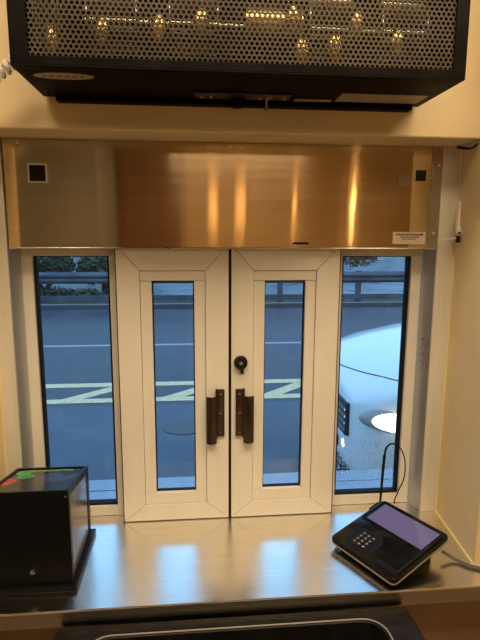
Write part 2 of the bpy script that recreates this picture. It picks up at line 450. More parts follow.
# inside: finned coil, fan wheels, motor
M['fin'] = mat('brass_fins', (.75, .55, .28), .3, 1.)
M['galv'] = mat('galvanised', (.5, .46, .40), .35, 1.)
bm = bmesh.new()
for i in range(9): box(bm, (hx0+.04+i*.006, fy+.03, .05), (hx0+.0415+i*.006, fy+.12, H-.04))
obj('coil', bm, M['galv'], ht)
for xx in (-.27, -.10, .20, .36):
    bm = bmesh.new()
    for i in range(26):
        a = 2*PI*i/26; c, s_ = math.cos(a), math.sin(a)
        q = [(.060*c, .060*s_), (.050*math.cos(a+.14), .050*math.sin(a+.14)), (.051*math.cos(a+.17), .051*math.sin(a+.17)), (.061*math.cos(a+.03), .061*math.sin(a+.03))]
        prism(bm, [(fy+.12+u, .13+w) for u, w in q], 'x', xx-.05, xx+.05)
    cyl(bm, (xx-.052, fy+.12, .13), .062, .003, 'x', 26); cyl(bm, (xx+.049, fy+.12, .13), .062, .003, 'x', 26)
    obj('fan_wheel', bm, M['galv'], ht)
for xx, zz in ((-.385, .055), (-.285, .075), (-.172, .085), (-.085, .10), (.105, .115), (.125, .05), (.195, .06), (.24, .11), (.33, .075)):
    bm = bmesh.new(); bmesh.ops.create_uvsphere(bm, u_segments=16, v_segments=10, radius=1, matrix=Matrix.Translation((xx, fy+.024, zz)) @ Matrix.Diagonal((.017, .012, .032, 1)))
    obj('glint_reflector', bm, M['fin'], ht, smooth=True)  # brass reflectors added behind the grille for warm glints
bm = bmesh.new(); cyl(bm, (.01, fy+.12, .13), .05, .13, 'x', 28); obj('motor', bm, M['fin'], ht, bevel=.006, smooth=True)
bm = bmesh.new(); cyl(bm, (-.335, fy+.12, .13), .008, .78, 'x', 12); obj('shaft', bm, M['galv'], ht)
# bottom rails, knob, stud, decals
bm = B(((-.428, -.030, -.012), (.452, -.002, 0)))
obj('mounting_rail', bm, M['blackpaint'], ht, bevel=.001)
bm = B(((-.10, -.095, -.003), (.13, -.045, 0)))
obj('access_plate', bm, M['bronze'], ht, bevel=.001)
for x in (-.082, -.06, .055, .08, .115):
    bm = bmesh.new(); cyl(bm, (x, -.07, -.006), .004, .003, 'z', 12); obj('screw', bm, M['screw'], ht)
bm = bmesh.new(); cyl(bm, (.004, -.052, -.022), .018, .022, 'z', 20); obj('control_knob', bm, M['blackpaint'], ht, bevel=.002, smooth=True)
bm = bmesh.new(); cyl(bm, (.075, -.050, -.028), .004, .028, 'z', 12); obj('stud', bm, M['screw'], ht, smooth=True)
# oval badge
bm = bmesh.new()
n = 32; ring_ = [(-.372+.062*math.cos(2*PI*i/n), -.185+.022*math.sin(2*PI*i/n)) for i in range(n)]
prism(bm, ring_, 'z', -.0015, -.0001)
M['badge'] = mat('oval_badge', (.42, .36, .28), .4, .1)
bd = obj('oval_badge', bm, M['badge'], ht)
bm = bmesh.new()
for i in range(6):
    x = -.416+i*.0155; box(bm, (x, -.191, -.0019), (x+.0085, -.179, -.0015))
obj('badge_marks', bm, mat('badge_ink', (.17, .12, .09), .5), bd)
M['decal'] = mat('long_grey_decal', (.33, .27, .20), .45)
obj('decal', B(((.245, -.118, -.0010), (.452, -.045, -.0001))), M['decal'], ht)
obj('decal', B(((.145, -.058, -.0010), (.235, -.038, -.0001))), M['decal'], ht)

# white coiled conduit at the heater's left end
bm = bmesh.new()
A = Vector((-.472, -.20, 2.185)); Bv = Vector((-.66, -.26, 2.02))
A = Vector((-.492, -.24, 2.172)); Bv = Vector((-.66, -.262, 2.04)); 
ax = (Bv-A); Ln = ax.length; ax.normalize(); s_ = ax.cross(Vector((0, 1, 0))).normalized(); u_ = s_.cross(ax)
turns = 14; pts = []
for i in range(turns*10):
    a = 2*PI*i/10; pts.append(A+ax*(Ln*i/(turns*10))+(s_*math.cos(a)+u_*math.sin(a))*.0115)
tube(bm, pts, .0052, 6)
cz = obj('coiled_cable', bm, M['whiteplastic'], smooth=True)
tag(cz, 'white coiled cable hanging at the left end of the black heater', 'cable')

# ------------------------------------------------------------------ black display box on the counter
bx = empty('display_box', (-.515, -.18, CT))
tag(bx, 'black box with glass side and top panels at the left end of the counter', 'box')
M['boxblack'] = mat('box_black', (.006, .006, .007), .33, 0, **SP)
X0, X1, Y0, Y1 = -.105, .096, -.115, .122
obj('base', B(((-.112, -.128, .0005), (.108, .134, .014))), M['boxblack'], bx, bevel=.002)
zf, zb = .262, .215
def ztop(y): return zf + (zb-zf)*(y-Y0)/(Y1-Y0)
bm = B(((X0, Y0, .014), (X1, Y0+.004, zf-.001)))                       # front sheet
box(bm, (X0, Y1-.004, .014), (X1, Y1, zb-.001)); box(bm, (X0, Y0+.004, .014), (X0+.004, Y1-.004, zb-.002))
fp = obj('body', bm, M['boxblack'], bx, bevel=.001)
# right side frame posts and rails
bm = bmesh.new()
prism(bm, [(Y0+.004, .014), (Y0+.018, .014), (Y0+.018, ztop(Y0+.018)), (Y0+.004, ztop(Y0+.004))], 'x', X1-.005, X1)
prism(bm, [(Y1-.022, .014), (Y1-.004, .014), (Y1-.004, ztop(Y1-.004)), (Y1-.022, ztop(Y1-.022))], 'x', X1-.005, X1)
prism(bm, [(Y0+.018, .014), (Y1-.022, .014), (Y1-.022, .026), (Y0+.018, .026)], 'x', X1-.005, X1)
prism(bm, [(Y0+.018, ztop(Y0+.018)-.012), (Y1-.022, ztop(Y1-.022)-.012), (Y1-.022, ztop(Y1-.022)), (Y0+.018, ztop(Y0+.018))], 'x', X1-.005, X1)
obj('side_frame', bm, M['boxblack'], bx)
M['mirrorpane'] = mat('smoky_side_panel', (.36, .35, .33), .18, .75)
bm = bmesh.new()
prism(bm, [(Y0+.018, .026), (Y1-.022, .026), (Y1-.022, ztop(Y1-.022)-.012), (Y0+.018, ztop(Y0+.018)-.012)], 'x', X1-.004, X1-.002)
obj('side_panel', bm, M['mirrorpane'], bx)
# top rim + glossy tilted top pane
def slab(bm, xa, xb, ya, yb, dz0, dz1):
    v = []
    for dz in (dz0, dz1):
        for x, y in ((xa, ya), (xb, ya), (xb, yb), (xa, yb)): v.append(bm.verts.new((x, y, ztop(y)+dz)))
    for f in ((0,3,2,1),(4,5,6,7),(0,1,5,4),(1,2,6,5),(2,3,7,6),(3,0,4,7)): bm.faces.new([v[i] for i in f])
bm = bmesh.new(); w = .010
slab(bm, X0, X1, Y0, Y0+w, 0, .006); slab(bm, X0, X1, Y1-w, Y1, 0, .006); slab(bm, X0, X0+w, Y0+w, Y1-w, 0, .006); slab(bm, X1-w, X1, Y0+w, Y1-w, 0, .006)
obj('top_rim', bm, M['boxblack'], bx, bevel=.0015)
# red and green reflections on the top pane, put into its colour
m = mat('top_reflections', (.02, .02, .02), .22); nt = m.node_tree; b = nt.nodes['Principled BSDF']
tc = N(m, 'ShaderNodeTexCoord'); no = N(m, 'ShaderNodeTexNoise'); no.inputs['Scale'].default_value = 30; no.inputs['Detail'].default_value = 3
L(m, tc.outputs['Object'], no.inputs['Vector'])
sp = N(m, 'ShaderNodeSeparateXYZ'); L(m, tc.outputs['Object'], sp.inputs[0])
def math_(op, a, c=None):
    n = N(m, 'ShaderNodeMath', operation=op)
    for i, q in enumerate((a, c)):
        if q is None: continue
        if isinstance(q, (int, float)): n.inputs[i].default_value = q
        else: L(m, q, n.inputs[i])
    return n.outputs[0]
def blob(cx, cy, rx, ry):
    dx = math_('DIVIDE', math_('SUBTRACT', sp.outputs[0], cx), rx); dy = math_('DIVIDE', math_('SUBTRACT', sp.outputs[1], cy), ry)
    d = math_('ADD', math_('MULTIPLY', dx, dx), math_('MULTIPLY', dy, dy))
    d = math_('ADD', d, math_('MULTIPLY', math_('SUBTRACT', no.outputs['Fac'], .5), 4))
    return math_('LESS_THAN', d, 1.)
col = None
prev = (.018, .018, .022, 1)
last = None
for (cx_, cy_, rx_, ry_), cc in (((-.015, .096, .085, .010), (.16, .34, .06, 1)), ((-.072, .075, .020, .020), (.07, .42, .12, 1)), ((-.055, .035, .022, .018), (.05, .30, .12, 1)),
                                 ((-.09, -.005, .022, .040), (.45, .04, .03, 1)), ((.03, .03, .05, .04), (.05, .06, .14, 1))):
    mx = N(m, 'ShaderNodeMix', data_type='RGBA'); L(m, blob(cx_, cy_, rx_, ry_), mx.inputs['Factor'])
    if last is None: mx.inputs['A'].default_value = prev
    else: L(m, last, mx.inputs['A'])
    mx.inputs['B'].default_value = cc; last = mx.outputs['Result']
L(m, last, b.inputs['Base Color'])
bm = bmesh.new(); slab(bm, X0+w, X1-w, Y0+w, Y1-w, -.002, .002)
obj('top_panel', bm, m, bx)
bm = bmesh.new(); cyl(bm, (.0, Y0-.005, .054), .0062, .005, 'y', 16, .0045); obj('lock_screw', bm, M['screw'], bx, smooth=True)
bm = bmesh.new(); cyl(bm, (X1-.006, Y0-.002, zf-.010), .003, .003, 'y', 10); obj('rivet', bm, M['screw'], bx)

# ------------------------------------------------------------------ payment terminal
Lp, Fp, Tp, Rp = Vector((.287, -.185, 0)), Vector((.3885, -.384, 0)), Vector((.466, -.052, 0)), Vector((.5895, -.270, 0))
cen = (Lp+Fp+Tp+Rp)/4
uu = ((Fp-Lp).normalized()+(Rp-Tp).normalized()).normalized()      # across (left to right of device)
ang = math.atan2(uu.y, uu.x)
pt = empty('payment_terminal', (cen.x, cen.y, CT), ang)
tag(pt, 'black card payment terminal with a wide screen and round keypad area on the counter', 'payment terminal')
W2, D2 = .116, .113
zl, zh = .030, .078                                                 # front (keypad) and rear (screen) heights of the top face
def tz(y): return zl+(zh-zl)*(y+D2)/(2*D2)
def rrect(x0, x1, y0, y1, r, n=5):
    pts = []
    for cx_, cy_, a0 in ((x1-r, y0+r, -PI/2), (x1-r, y1-r, 0), (x0+r, y1-r, PI/2), (x0+r, y0+r, PI)):
        for i in range(n+1):
            a = a0+PI/2*i/n; pts.append((cx_+r*math.cos(a), cy_+r*math.sin(a)))
    return pts
def tslab(pts, d0, d1):
    bm = bmesh.new()
    v0 = [bm.verts.new((x, y, tz(y)+d0)) for x, y in pts]; v1 = [bm.verts.new((x, y, tz(y)+d1)) for x, y in pts]
    bm.faces.new(v0[::-1]); bm.faces.new(v1); n = len(pts)
    for i in range(n): bm.faces.new((v0[i], v0[(i+1) % n], v1[(i+1) % n], v1[i]))
    return bm
body_pts = rrect(-W2, W2, -D2, D2, .014)
obj('housing', tslab(body_pts, -.013, 0), M['blackgloss'], pt, bevel=.003, smooth=True)
obj('silver_trim', tslab(rrect(-W2+.001, W2-.001, -D2+.001, D2-.001, .014), -.018, -.0132), M['silverplastic'], pt, bevel=.001)
obj('lower_shell', tslab(rrect(-W2+.005, W2-.005, -D2+.006, D2-.006, .014), -.026, -.0182), M['boxblack'], pt, bevel=.002)
# wedge foot
bm = bmesh.new()
prism(bm, [(-D2+.014, .0005), (D2-.035, .0005), (D2-.035, tz(D2-.035)-.0265), (-D2+.014, tz(-D2+.014)-.0265)], 'x', -W2+.03, W2-.03)
obj('foot', bm, M['boxblack'], pt, bevel=.002)
M['screen'] = emis('screen_reflection', (.55, .42, .78), .27)  # purple reflection on the screen, put in as emission
M['screen'].node_tree.nodes['Principled BSDF'].inputs['Roughness'].default_value = .08
obj('bezel', tslab(rrect(-W2+.006, W2-.006, .006, D2-.006, .008), .0002, .0012), M['blackgloss'], pt)
obj('screen', tslab([(-.096, .016), (.096, .016), (.096, .096), (-.096, .096)], .0013, .0018), M['screen'], pt)
# keypad recess and keys
obj('keypad_well', tslab(rrect(-.082, .012, -.100, -.018, .030), .0002, .0010), M['boxblack'], pt)
kk = mat('key_grey', (.03, .03, .033), .4); kw = mat('key_legend', (.55, .55, .55), .5)
for i in range(3):
    for j in range(4):
        x = -.052+i*.0165; y = -.040-j*.0135
        kb = obj('key', tslab(rrect(x-.006, x+.006, y-.0045, y+.0045, .002, 2), .001, .0035), kk, pt)
        if j < 3: s = str(j*3+i+1)
        else: s = '*0#'[i]
        sl = math.atan2(zh-zl, 2*D2)
        text_obj('key_legend', s, .009, (x, y, tz(y)+.0037), Matrix.Rotation(sl, 3, 'X'), kw, kb, ext=.0002)
# card slot on the right half
obj('card_slot', tslab(rrect(.035, .105, -.098, -.082, .006, 3), .0002, .0014), M['boxblack'], pt)
obj('reader_ridge', tslab(rrect(W2-.012, W2-.006, -.09, .09, .002, 2), .0013, .006), M['blackgloss'], pt, bevel=.001)
obj('stylus_holder', tslab(rrect(-W2-.016, -W2+.004, .062, .105, .004, 3), -.024, -.010), M['boxblack'], pt, bevel=.002)

# stylus standing in its holder with a looped tether
bm = bmesh.new()
base = Vector((.476, -.052, .962))
sty = spline([(.4725, -.050, .958), (.476, -.049, 1.05), (.4785, -.05, 1.115)], 6)
tube(bm, sty, [.0035+.0012*(i/(len(sty)-1)) for i in range(len(sty))], 10)
so = obj('tethered_stylus', bm, M['black'], smooth=True)
tag(so, 'black stylus standing upright behind the payment terminal with a looped cord', 'stylus')
bm = bmesh.new(); tube(bm, spline([(.4785, -.05, 1.115), (.484, -.05, 1.141), (.500, -.05, 1.153), (.523, -.05, 1.143), (.540, -.05, 1.115), (.5475, -.05, 1.075), (.545, -.05, 1.035), (.532, -.05, 1.0), (.514, -.062, .972), (.508, -.075, .966)], 6), [.0034]*6+[.003]*6+[.0024]*6+[.0019]*37, 8)
obj('cord', bm, M['black'], so, smooth=True)

# power lead from the terminal to the wall corner
bm = bmesh.new(); tube(bm, spline([(.572, -.262, .925), (.605, -.275, .908), (.635, -.305, .9055), (.69, -.325, .9055), (.80, -.335, .9055), (1.0, -.33, .9055)], 6), .0048, 8)
tag(obj('power_lead', bm, mat('grey_cable', (.10, .09, .08), .5), smooth=True), 'dark grey lead running from the payment terminal round the right wall corner', 'cable')

# ------------------------------------------------------------------ hook, cord and wire on the right wall
hk = empty('hanging_hook', (XR-.013, -.05, 1.80))
tag(hk, 'small white plastic hook hanging in the upper right corner of the niche', 'hook')
bm = bmesh.new(); tube(bm, spline([(.0, 0, .088), (-.001, 0, .06), (-.003, -.002, .03), (-.002, -.002, .012), (0, -.003, -.004)], 6), [.003]*6+[.0045]*6+[.006]*6+[.0085]*6+[.0095], 10)
obj('shaft', bm, M['whiteplastic'], hk, smooth=True)
bm = bmesh.new(); cyl(bm, (-.004, -.0165, -.003), .0035, .004, 'y', 12); obj('eyelet', bm, M['black'], hk)
obj('clip', B(((-.006, -.009, -.031), (.004, .003, -.012))), M['black'], hk, bevel=.002)
bm = bmesh.new(); tube(bm, [(0, 0, .086), (.001, .002, .15), (.002, .004, .236)], .0012, 6)
obj('hanging_wire', bm, M['silverplastic'], hk, smooth=True)
bm = bmesh.new(); tube(bm, spline([(-.003, -.003, -.018), (-.025, .008, -.021), (-.046, .026, -.026)], 4), .0019, 6)
obj('string', bm, M['whiteplastic'], hk, smooth=True)
bm = bmesh.new(); tube(bm, spline([(.640, -.06, 2.036), (.652, -.075, 2.030), (.663, -.095, 2.028), (.669, -.12, 2.036), (.672, -.20, 2.045)], 5), [.004]*8+[.003]*13, 6)
tag(obj('stray_wire', bm, M['black'], smooth=True), 'short black wire end under the bulkhead in the upper right corner', 'wire')

# ------------------------------------------------------------------ black bin in front of the counter
tb = empty('rubbish_bin', (-.008, -.546, .0))
tag(tb, 'black rectangular bin with a rounded opening standing in front of the counter', 'bin')
M['binblack'] = noisy(mat('bin_plastic', (.012, .012, .012), .42, 0, **SP), (.007, .007, .007), (.016, .015, .014), (1, 3, 1), 25, 4, .03)
def loopmesh(bm, levels):
    rs = [[bm.verts.new((x, y, z)) for x, y in pts] for pts, z in levels]
    n = len(rs[0])
    for a, b_ in zip(rs, rs[1:]):
        for i in range(n): bm.faces.new((a[i], a[(i+1) % n], b_[(i+1) % n], b_[i]))
    return rs
bm = bmesh.new()
rs = loopmesh(bm, [(rrect(-.30, .30, -.09, .09, .05), .002), (rrect(-.37, .37, -.13, .13, .045), .826)])
bm.faces.new(rs[0][::-1])
obj('body', bm, M['binblack'], tb, smooth=True)
bm = bmesh.new()
O_, I_ = rrect(-.428, .428, -.16, .160, .012), rrect(-.345, .345, -.135, .118, .05)
rs = loopmesh(bm, [(rrect(-.37, .37, -.13, .13, .045), .816), (O_, .826), (O_, .864), (rrect(-.424, .424, -.156, .156, .012), .868), (rrect(-.352, .352, -.14, .125, .052), .868), (I_, .864), (I_, .70)])
bm.faces.new(rs[-1])
obj('lid', bm, M['binblack'], tb, smooth=True)
bm = bmesh.new(); tube(bm, [(x, y, .8685) for x, y in rrect(-.350, .350, -.138, .122, .052)], .0018, 6, closed=True)
obj('opening_rim', bm, M['silverplastic'], tb, smooth=True)

# ------------------------------------------------------------------ kitchen behind the camera (reflected in the steel)
hl = None
M['shade'] = mat('copper_shade', (.55, .30, .14), .3, 1.)
M['bulb'] = emis('warm_bulb', (1, .55, .18), 40)
def heat_lamp():
    r_ = empty('heat_lamp')
    bm = bmesh.new(); n = 24
    prof = [(.012, .17), (.03, .15), (.06, .08), (.075, 0), (.072, 0), (.057, .08), (.028, .145)]
    rs = [[bm.verts.new((a*math.cos(2*PI*i/n), a*math.sin(2*PI*i/n), z)) for i in range(n)] for a, z in prof]
    for a, b_ in zip(rs, rs[1:]):
        for i in range(n): bm.faces.new((a[i], a[(i+1) % n], b_[(i+1) % n], b_[i]))
    obj('lamp_shade', bm, M['shade'], r_, smooth=True)
    bm = bmesh.new(); bmesh.ops.create_uvsphere(bm, u_segments=16, v_segments=10, radius=.024, matrix=Matrix.Translation((0, 0, .0)))
    obj('bulb', bm, M['bulb'], r_, smooth=True)
    bm = bmesh.new(); tube(bm, [(0, 0, .165), (0, 0, RZ-2.0-.02)], .004, 8); obj('cord', bm, M['black'], r_)
    return r_
h0 = heat_lamp()
words = ['leftmost', 'second from the left', 'second from the right', 'rightmost']
for i, x in enumerate((.06, .27, .70, 1.16)):
    o = h0 if i == 0 else copy_tree(h0)
    o.location = (x, -2.6, 2.02)
    if i == 3:
        for ch in o.children:
            if ch.name.startswith('bulb'):
                ch.data = ch.data.copy(); ch.data.materials[0] = emis('bright_warm_bulb', (1, .60, .22), 190)
    tag(o, 'warm copper heat lamp hanging behind the viewer, %s of four' % words[i], 'lamp', 'heat lamps over the pass')

dr = empty('door_3', (-.52, RY, 0)); struct(dr, 'red-brown door added behind the viewer for a dark reflected band')  # unseen door, added and heightened to darken a band of the header's reflection
M['reddoor'] = mat('red_brown_door', (.27, .14, .065), .4)
obj('door_panel', B(((-.34, .001, 0.001), (.34, .05, 2.78))), M['reddoor'], dr, bevel=.004)
obj('door_handle', B(((.26, .0505, 1.0), (.29, .10, 1.15))), M['chrome'], dr, bevel=.004)
# ceiling light fixtures
def fixture(x, y, sx, sy, power, label, col=(1, .75, .47)):
    e = empty('ceiling_light', (x, y, RZ)); tag(e, label, 'ceiling light', 'ceiling lights')
    hx, hy = sx/2, sy/2
    obj('housing', B(((-hx-.03, -hy-.03, -.02), (hx+.03, hy+.03, -.001))), M['whiteplastic'], e)
    obj('diffuser', B(((-hx, -hy, -.026), (hx, hy, -.0205))), emis('diffuser_glow', col, 1.6), e)
    ld = bpy.data.lights.new('ceiling_lamp', 'AREA'); ld.shape = 'RECTANGLE'; ld.size = sx; ld.size_y = sy; ld.energy = power; ld.color = col
    lo = bpy.data.objects.new('ceiling_lamp', ld); COL.objects.link(lo); lo.location = (0, 0, -.03); lo.parent = e
    return e
fixture(.25, -.88, 2.2, .3, 40, 'ceiling light panel nearest the service window')
fixture(.3, -2.9, 1.2, .6, 14, 'ceiling light panel at the back of the kitchen')

# unseen fridge behind left, added for a grey reflection in the header
fg = empty('reflected_fridge', (-1.42, -3.35, 0)); tag(fg, 'tall grey fridge added out of view for its reflection in the steel header', 'fridge')
M['fridge'] = mat('fridge_steel', (.50, .54, .58), .35, .3)
obj('cabinet', B(((-.55, -.35, .06), (.55, .30, 2.6))), M['fridge'], fg, bevel=.01)
obj('door', B(((-.54, .302, .10), (-.005, .33, 2.56))), M['fridge'], fg, bevel=.005)
obj('door', B(((.005, .302, .10), (.54, .33, 2.56))), M['fridge'], fg, bevel=.005)
for x in (-.04, .04): obj('handle', B(((x-.01, .331, 1.0), (x+.01, .36, 1.5))), M['chrome'], fg)
for x in (-.5, .5):
    for y in (-.3, .25): obj('foot', B(((x-.02, y-.02, .0), (x+.02, y+.02, .06))), M['black'], fg)

# ------------------------------------------------------------------ outside
GZ = -.15
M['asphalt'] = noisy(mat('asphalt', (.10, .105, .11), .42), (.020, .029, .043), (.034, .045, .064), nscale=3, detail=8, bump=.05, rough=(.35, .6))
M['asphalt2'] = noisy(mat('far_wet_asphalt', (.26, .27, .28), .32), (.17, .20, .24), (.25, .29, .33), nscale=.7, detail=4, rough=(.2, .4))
M['lane'] = mat('white_lane_paint', (.34, .34, .34), .5)
M['yellow'] = noisy(mat('worn_yellow_paint', (.8, .5, .14), .55), (.74, .50, .25), (.95, .66, .34), nscale=14, detail=5)
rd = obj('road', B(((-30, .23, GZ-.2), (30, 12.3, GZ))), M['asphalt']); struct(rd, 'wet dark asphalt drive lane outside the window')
apn = obj('near_road_tone', B(((-30, .30, GZ-.01), (30, 4.25, GZ+.002))), noisy(mat('near_road_tone', (.1, .1, .1), .5), (.05, .065, .09), (.072, .09, .118), nscale=2, detail=8), rd)  # invented slab; lighter near end of the wet road's reflection, put into colour
obj('lane_line', B(((-30, 7.5, GZ), (30, 7.62, GZ+.004))), M['lane'], rd)
bm = B(((-6, 5.01, GZ), (6, 5.18, GZ+.004)), ((-6, 4.37, GZ), (6, 4.52, GZ+.004)))
for i in range(-4, 5):
    x = -1.68+1.2*i
    prism(bm, [(x, 4.52), (x+.25, 4.52), (x+.79, 5.03), (x+.54, 5.03)], 'z', GZ, GZ+.004)
hh = obj('hatching', bm, M['yellow'], rd); tag(hh, 'worn yellow hatched marking')
bm = bmesh.new(); cyl(bm, (0, 0, .002), .20, .006, 'z', 36)
mh = obj('manhole_cover', bm, mat('cast_iron', (.05, .055, .06), .4, .3), bevel=.001); mh.location = (-.22, 3.5, GZ)
tag(mh, 'dark round manhole cover in the asphalt outside the left leaf', 'manhole cover')
M['kerb'] = noisy(mat('kerb_concrete', (.32, .32, .30), .6), (.05, .05, .055), (.08, .08, .08), nscale=6)
M['verge'] = noisy(mat('verge', (.045, .055, .035), .9), (.03, .035, .022), (.06, .07, .045), nscale=6, detail=6)
struct(obj('kerb', B(((-30, 12.3, GZ-.2), (30, 12.45, GZ+.10))), M['kerb']), 'pale concrete kerb beyond the lane')
kb_ = obj('trim_12', B(((-30, 12.3, GZ+.1005), (30, 12.36, GZ+.115))), M['lane']); struct(kb_, 'pale edge line of the kerb')
struct(obj('verge', B(((-30, 12.45, GZ-.2), (30, 13.6, GZ+.06))), M['verge']), 'dark strip of ground under the guardrail')
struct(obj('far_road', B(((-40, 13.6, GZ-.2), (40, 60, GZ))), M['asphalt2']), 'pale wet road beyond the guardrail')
# guardrail: W-beam on posts
gr = empty('guardrail', (0, 12.75, GZ+.06)); tag(gr, 'grey steel guardrail beyond the drive lane', 'guardrail')
M['rail'] = noisy(mat('rail_galvanised', (.16, .17, .18), .6, .2), (.055, .07, .085), (.10, .12, .14), nscale=2)
bm = bmesh.new()
prof = [(0, .56), (-.03, .60), (-.08, .63), (-.08, .68), (-.02, .72), (-.08, .76), (-.08, .81), (-.03, .84), (0, .88)]
poly = prof+[(y+.006, z) for y, z in reversed(prof)]
prism(bm, poly, 'x', -20, 20); obj('beam', bm, M['rail'], gr)
obj('lower_rail', B(((-20, -.05, .085), (20, -.02, .24))), M['rail'], gr)
for i in range(-4, 6):
    x = .085+2.276*i
    obj('post', B(((x-.07, .008, 0), (x+.07, .14, .90))), M['rail'], gr)

M['ledge'] = brushed('ledge_steel', (.34, .37, .42), .35, .5, 0, 0, (3, 40, 3))
# exterior ledge
struct(obj('trim_11', B(((-.66, .205, .86), (.66, .285, .905)), ((-.66, .10, .86), (.66, .2, .905))), M['ledge']), 'outside steel ledge under the window')

# foliage
def foliage(bm, c, r, n, s, seed):
    rng = random.Random(seed)
    for _ in range(n):
        while True:
            v = Vector((rng.uniform(-1, 1), rng.uniform(-1, 1), rng.uniform(-1, 1)))
            if v.length < 1: break
        v = v*(.6+.4*v.length)
        p_ = Vector(c)+Vector((v.x*r[0], v.y*r[1], v.z*r[2]))
        a = Vector((rng.gauss(0, 1), rng.gauss(0, 1), rng.gauss(0, 1))).normalized(); b_ = a.orthogonal().normalized(); q = s*rng.uniform(.6, 1.3)
        bm.faces.new([bm.verts.new(p_+d) for d in (a*q, b_*q*.45, -a*q, -b_*q*.45)])
M['leaf'] = noisy(mat('dark_leaves', (.035, .055, .03), .6), (.02, .035, .02), (.05, .075, .04), nscale=3)
M['leafb'] = noisy(mat('brown_leaves', (.14, .09, .04), .6), (.10, .06, .03), (.17, .11, .05), nscale=3)
M['bark'] = mat('bark', (.04, .03, .025), .8)
def tree(name, x, y, zb, h, rx, m, label, seed, n=9000):
    r_ = empty(name, (x, y, GZ)); tag(r_, label, 'tree' if 'tree' in name else 'bush', 'greenery beyond the guardrail')
    bm = bmesh.new(); rng = random.Random(seed)
    for i in range(7):
        foliage(bm, (rng.uniform(-rx, rx)*.75, rng.uniform(-.5, .5)*min(1, h), zb+h/2+rng.uniform(-.2, .2)*h), (rx*.45, min(.8, h*.8), h*.42), n//7, .10, seed*10+i)
    obj('foliage', bm, m, r_)
    bm = bmesh.new()
    for i in range(4): 
        xx = rng.uniform(-.15, .15); tube(bm, spline([(xx, 0, 0), (xx*2, .05, zb*.6), (xx*2+rng.uniform(-.8, .8), 0, zb+h*.4)], 4), .05, 6)
    obj('trunk', bm, M['bark'], r_, smooth=True)
tree('leafy_tree', -6.2, 18.6, .45, 2.3, 1.5, M['leaf'], 'dark leafy tree farther back, left of the two in the left sidelight', 1)
tree('leafy_tree', -3.0, 18.8, .45, 2.3, 1.5, M['leaf'], 'dark leafy tree farther back, right of the two in the left sidelight', 2)
tree('bush', -4.85, 15.2, .50, .95, 1.05, M['leaf'], 'dark bush just beyond the guardrail at the left side of the left sidelight', 6, 7000)
tree('bush', -2.7, 15.2, .50, .95, .95, M['leaf'], 'dark bush just beyond the guardrail at the right side of the left sidelight', 7, 7000)
tree('bush', -4.0, 13.6, .05, .36, 1.5, M['leaf'], 'low dark bush under the guardrail beam in the left sidelight', 3, 1500)
tree('leafy_tree', 7.0, 24.0, .35, 1.9, 2.6, M['leafb'], 'brown leafy tree far off at the top of the right sidelight', 4)
tree('leafy_tree', 3.9, 21.0, .62, 1.5, 1.0, M['leaf'], 'dark tree far off at the top of the right leaf glass', 5, 1500)
obj_far = obj('hedge', bmesh.new(), M['leaf']) if False else None
bm = bmesh.new()
for i in range(40): foliage(bm, (-60+i*3.1, 50+random.uniform(-1, 1), 4.5), (2.6, 2, 5.2), 700, .55, 100+i)
tag(obj('hedgerow', bm, M['leaf']), 'dark tree line beyond the far road, raised out of view to darken road reflections', 'hedge')  # height added above the view to darken the wet road's grazing reflections

# ------------------------------------------------------------------ white car at the window
car = empty('white_car', (.97, 2.42, GZ), 0); tag(car, 'white car with lit headlight waiting outside the right sidelight', 'car')
M['carw'] = mat('white_car_paint', (.88, .89, .90), .22, 0, **{'Coat Weight': .6, 'Coat Roughness': .06})
M['carblack'] = mat('car_black_plastic', (.02, .02, .022), .5)
M['carglass'] = mat('car_window', (.02, .025, .03), .08)
M['tyre'] = mat('tyre', (.02, .02, .02), .7)
SEC = [ # x, half width, z low, z shoulder(edge), z crown(centre)
 (0.00, .54, .34, .76, .82), (.03, .64, .28, .79, .88), (.10, .76, .24, .82, .95), (.22, .85, .22, .85, 1.02), (.45, .91, .21, .90, 1.10),
 (.80, .93, .21, .95, 1.18), (1.20, .94, .21, .98, 1.23), (1.55, .94, .21, 1.00, 1.25), (2.6, .95, .22, 1.02, 1.25), (3.6, .94, .22, 1.04, 1.22), (4.3, .90, .24, 1.04, 1.17), (4.55, .82, .3, .98, 1.04), (4.62, .6, .4, .8, .85)]
def sec(x):
    for a, b_ in zip(SEC, SEC[1:]):
        if a[0] <= x <= b_[0]:
            t_ = (x-a[0])/(b_[0]-a[0]); return [a[i]+(b_[i]-a[i])*t_ for i in range(5)]
    return list(SEC[-1])
def ringp(s):
    x, hw, zl_, zs, zc = s; P = []
    for i in range(9):                       # underside to shoulder, near side (-y)
        t_ = i/8; P.append((-hw*(.90+.10*math.sin(min(1, t_*1.4)*PI/2)), zl_+(zs-zl_)*t_))
    for i in range(1, 16):                   # bonnet crown
        t_ = i/16; y = -hw*math.cos(PI*t_); P.append((y, zs+(zc-zs)*math.sin(PI*t_)**.8))
    for i in range(9):
        t_ = 1-i/8; P.append((hw*(.90+.10*math.sin(min(1, t_*1.4)*PI/2)), zl_+(zs-zl_)*t_))
    return P
bm = bmesh.new(); rings = []
xs = [0, .012, .03, .06, .10, .16, .22, .32, .45, .6, .8, 1.0, 1.2, 1.55, 2.0, 2.6, 3.1, 3.6, 4.0, 4.3, 4.45, 4.55, 4.62]
for x in xs: rings.append([bm.verts.new((x, y, z)) for y, z in ringp(sec(x))])
for a, b_ in zip(rings, rings[1:]):
    n = len(a)
    for i in range(n): bm.faces.new((a[i], a[(i+1) % n], b_[(i+1) % n], b_[i]))
bm.faces.new(rings[0]); bm.faces.new(rings[-1][::-1])
obj('body', bm, M['carw'], car, smooth=True)
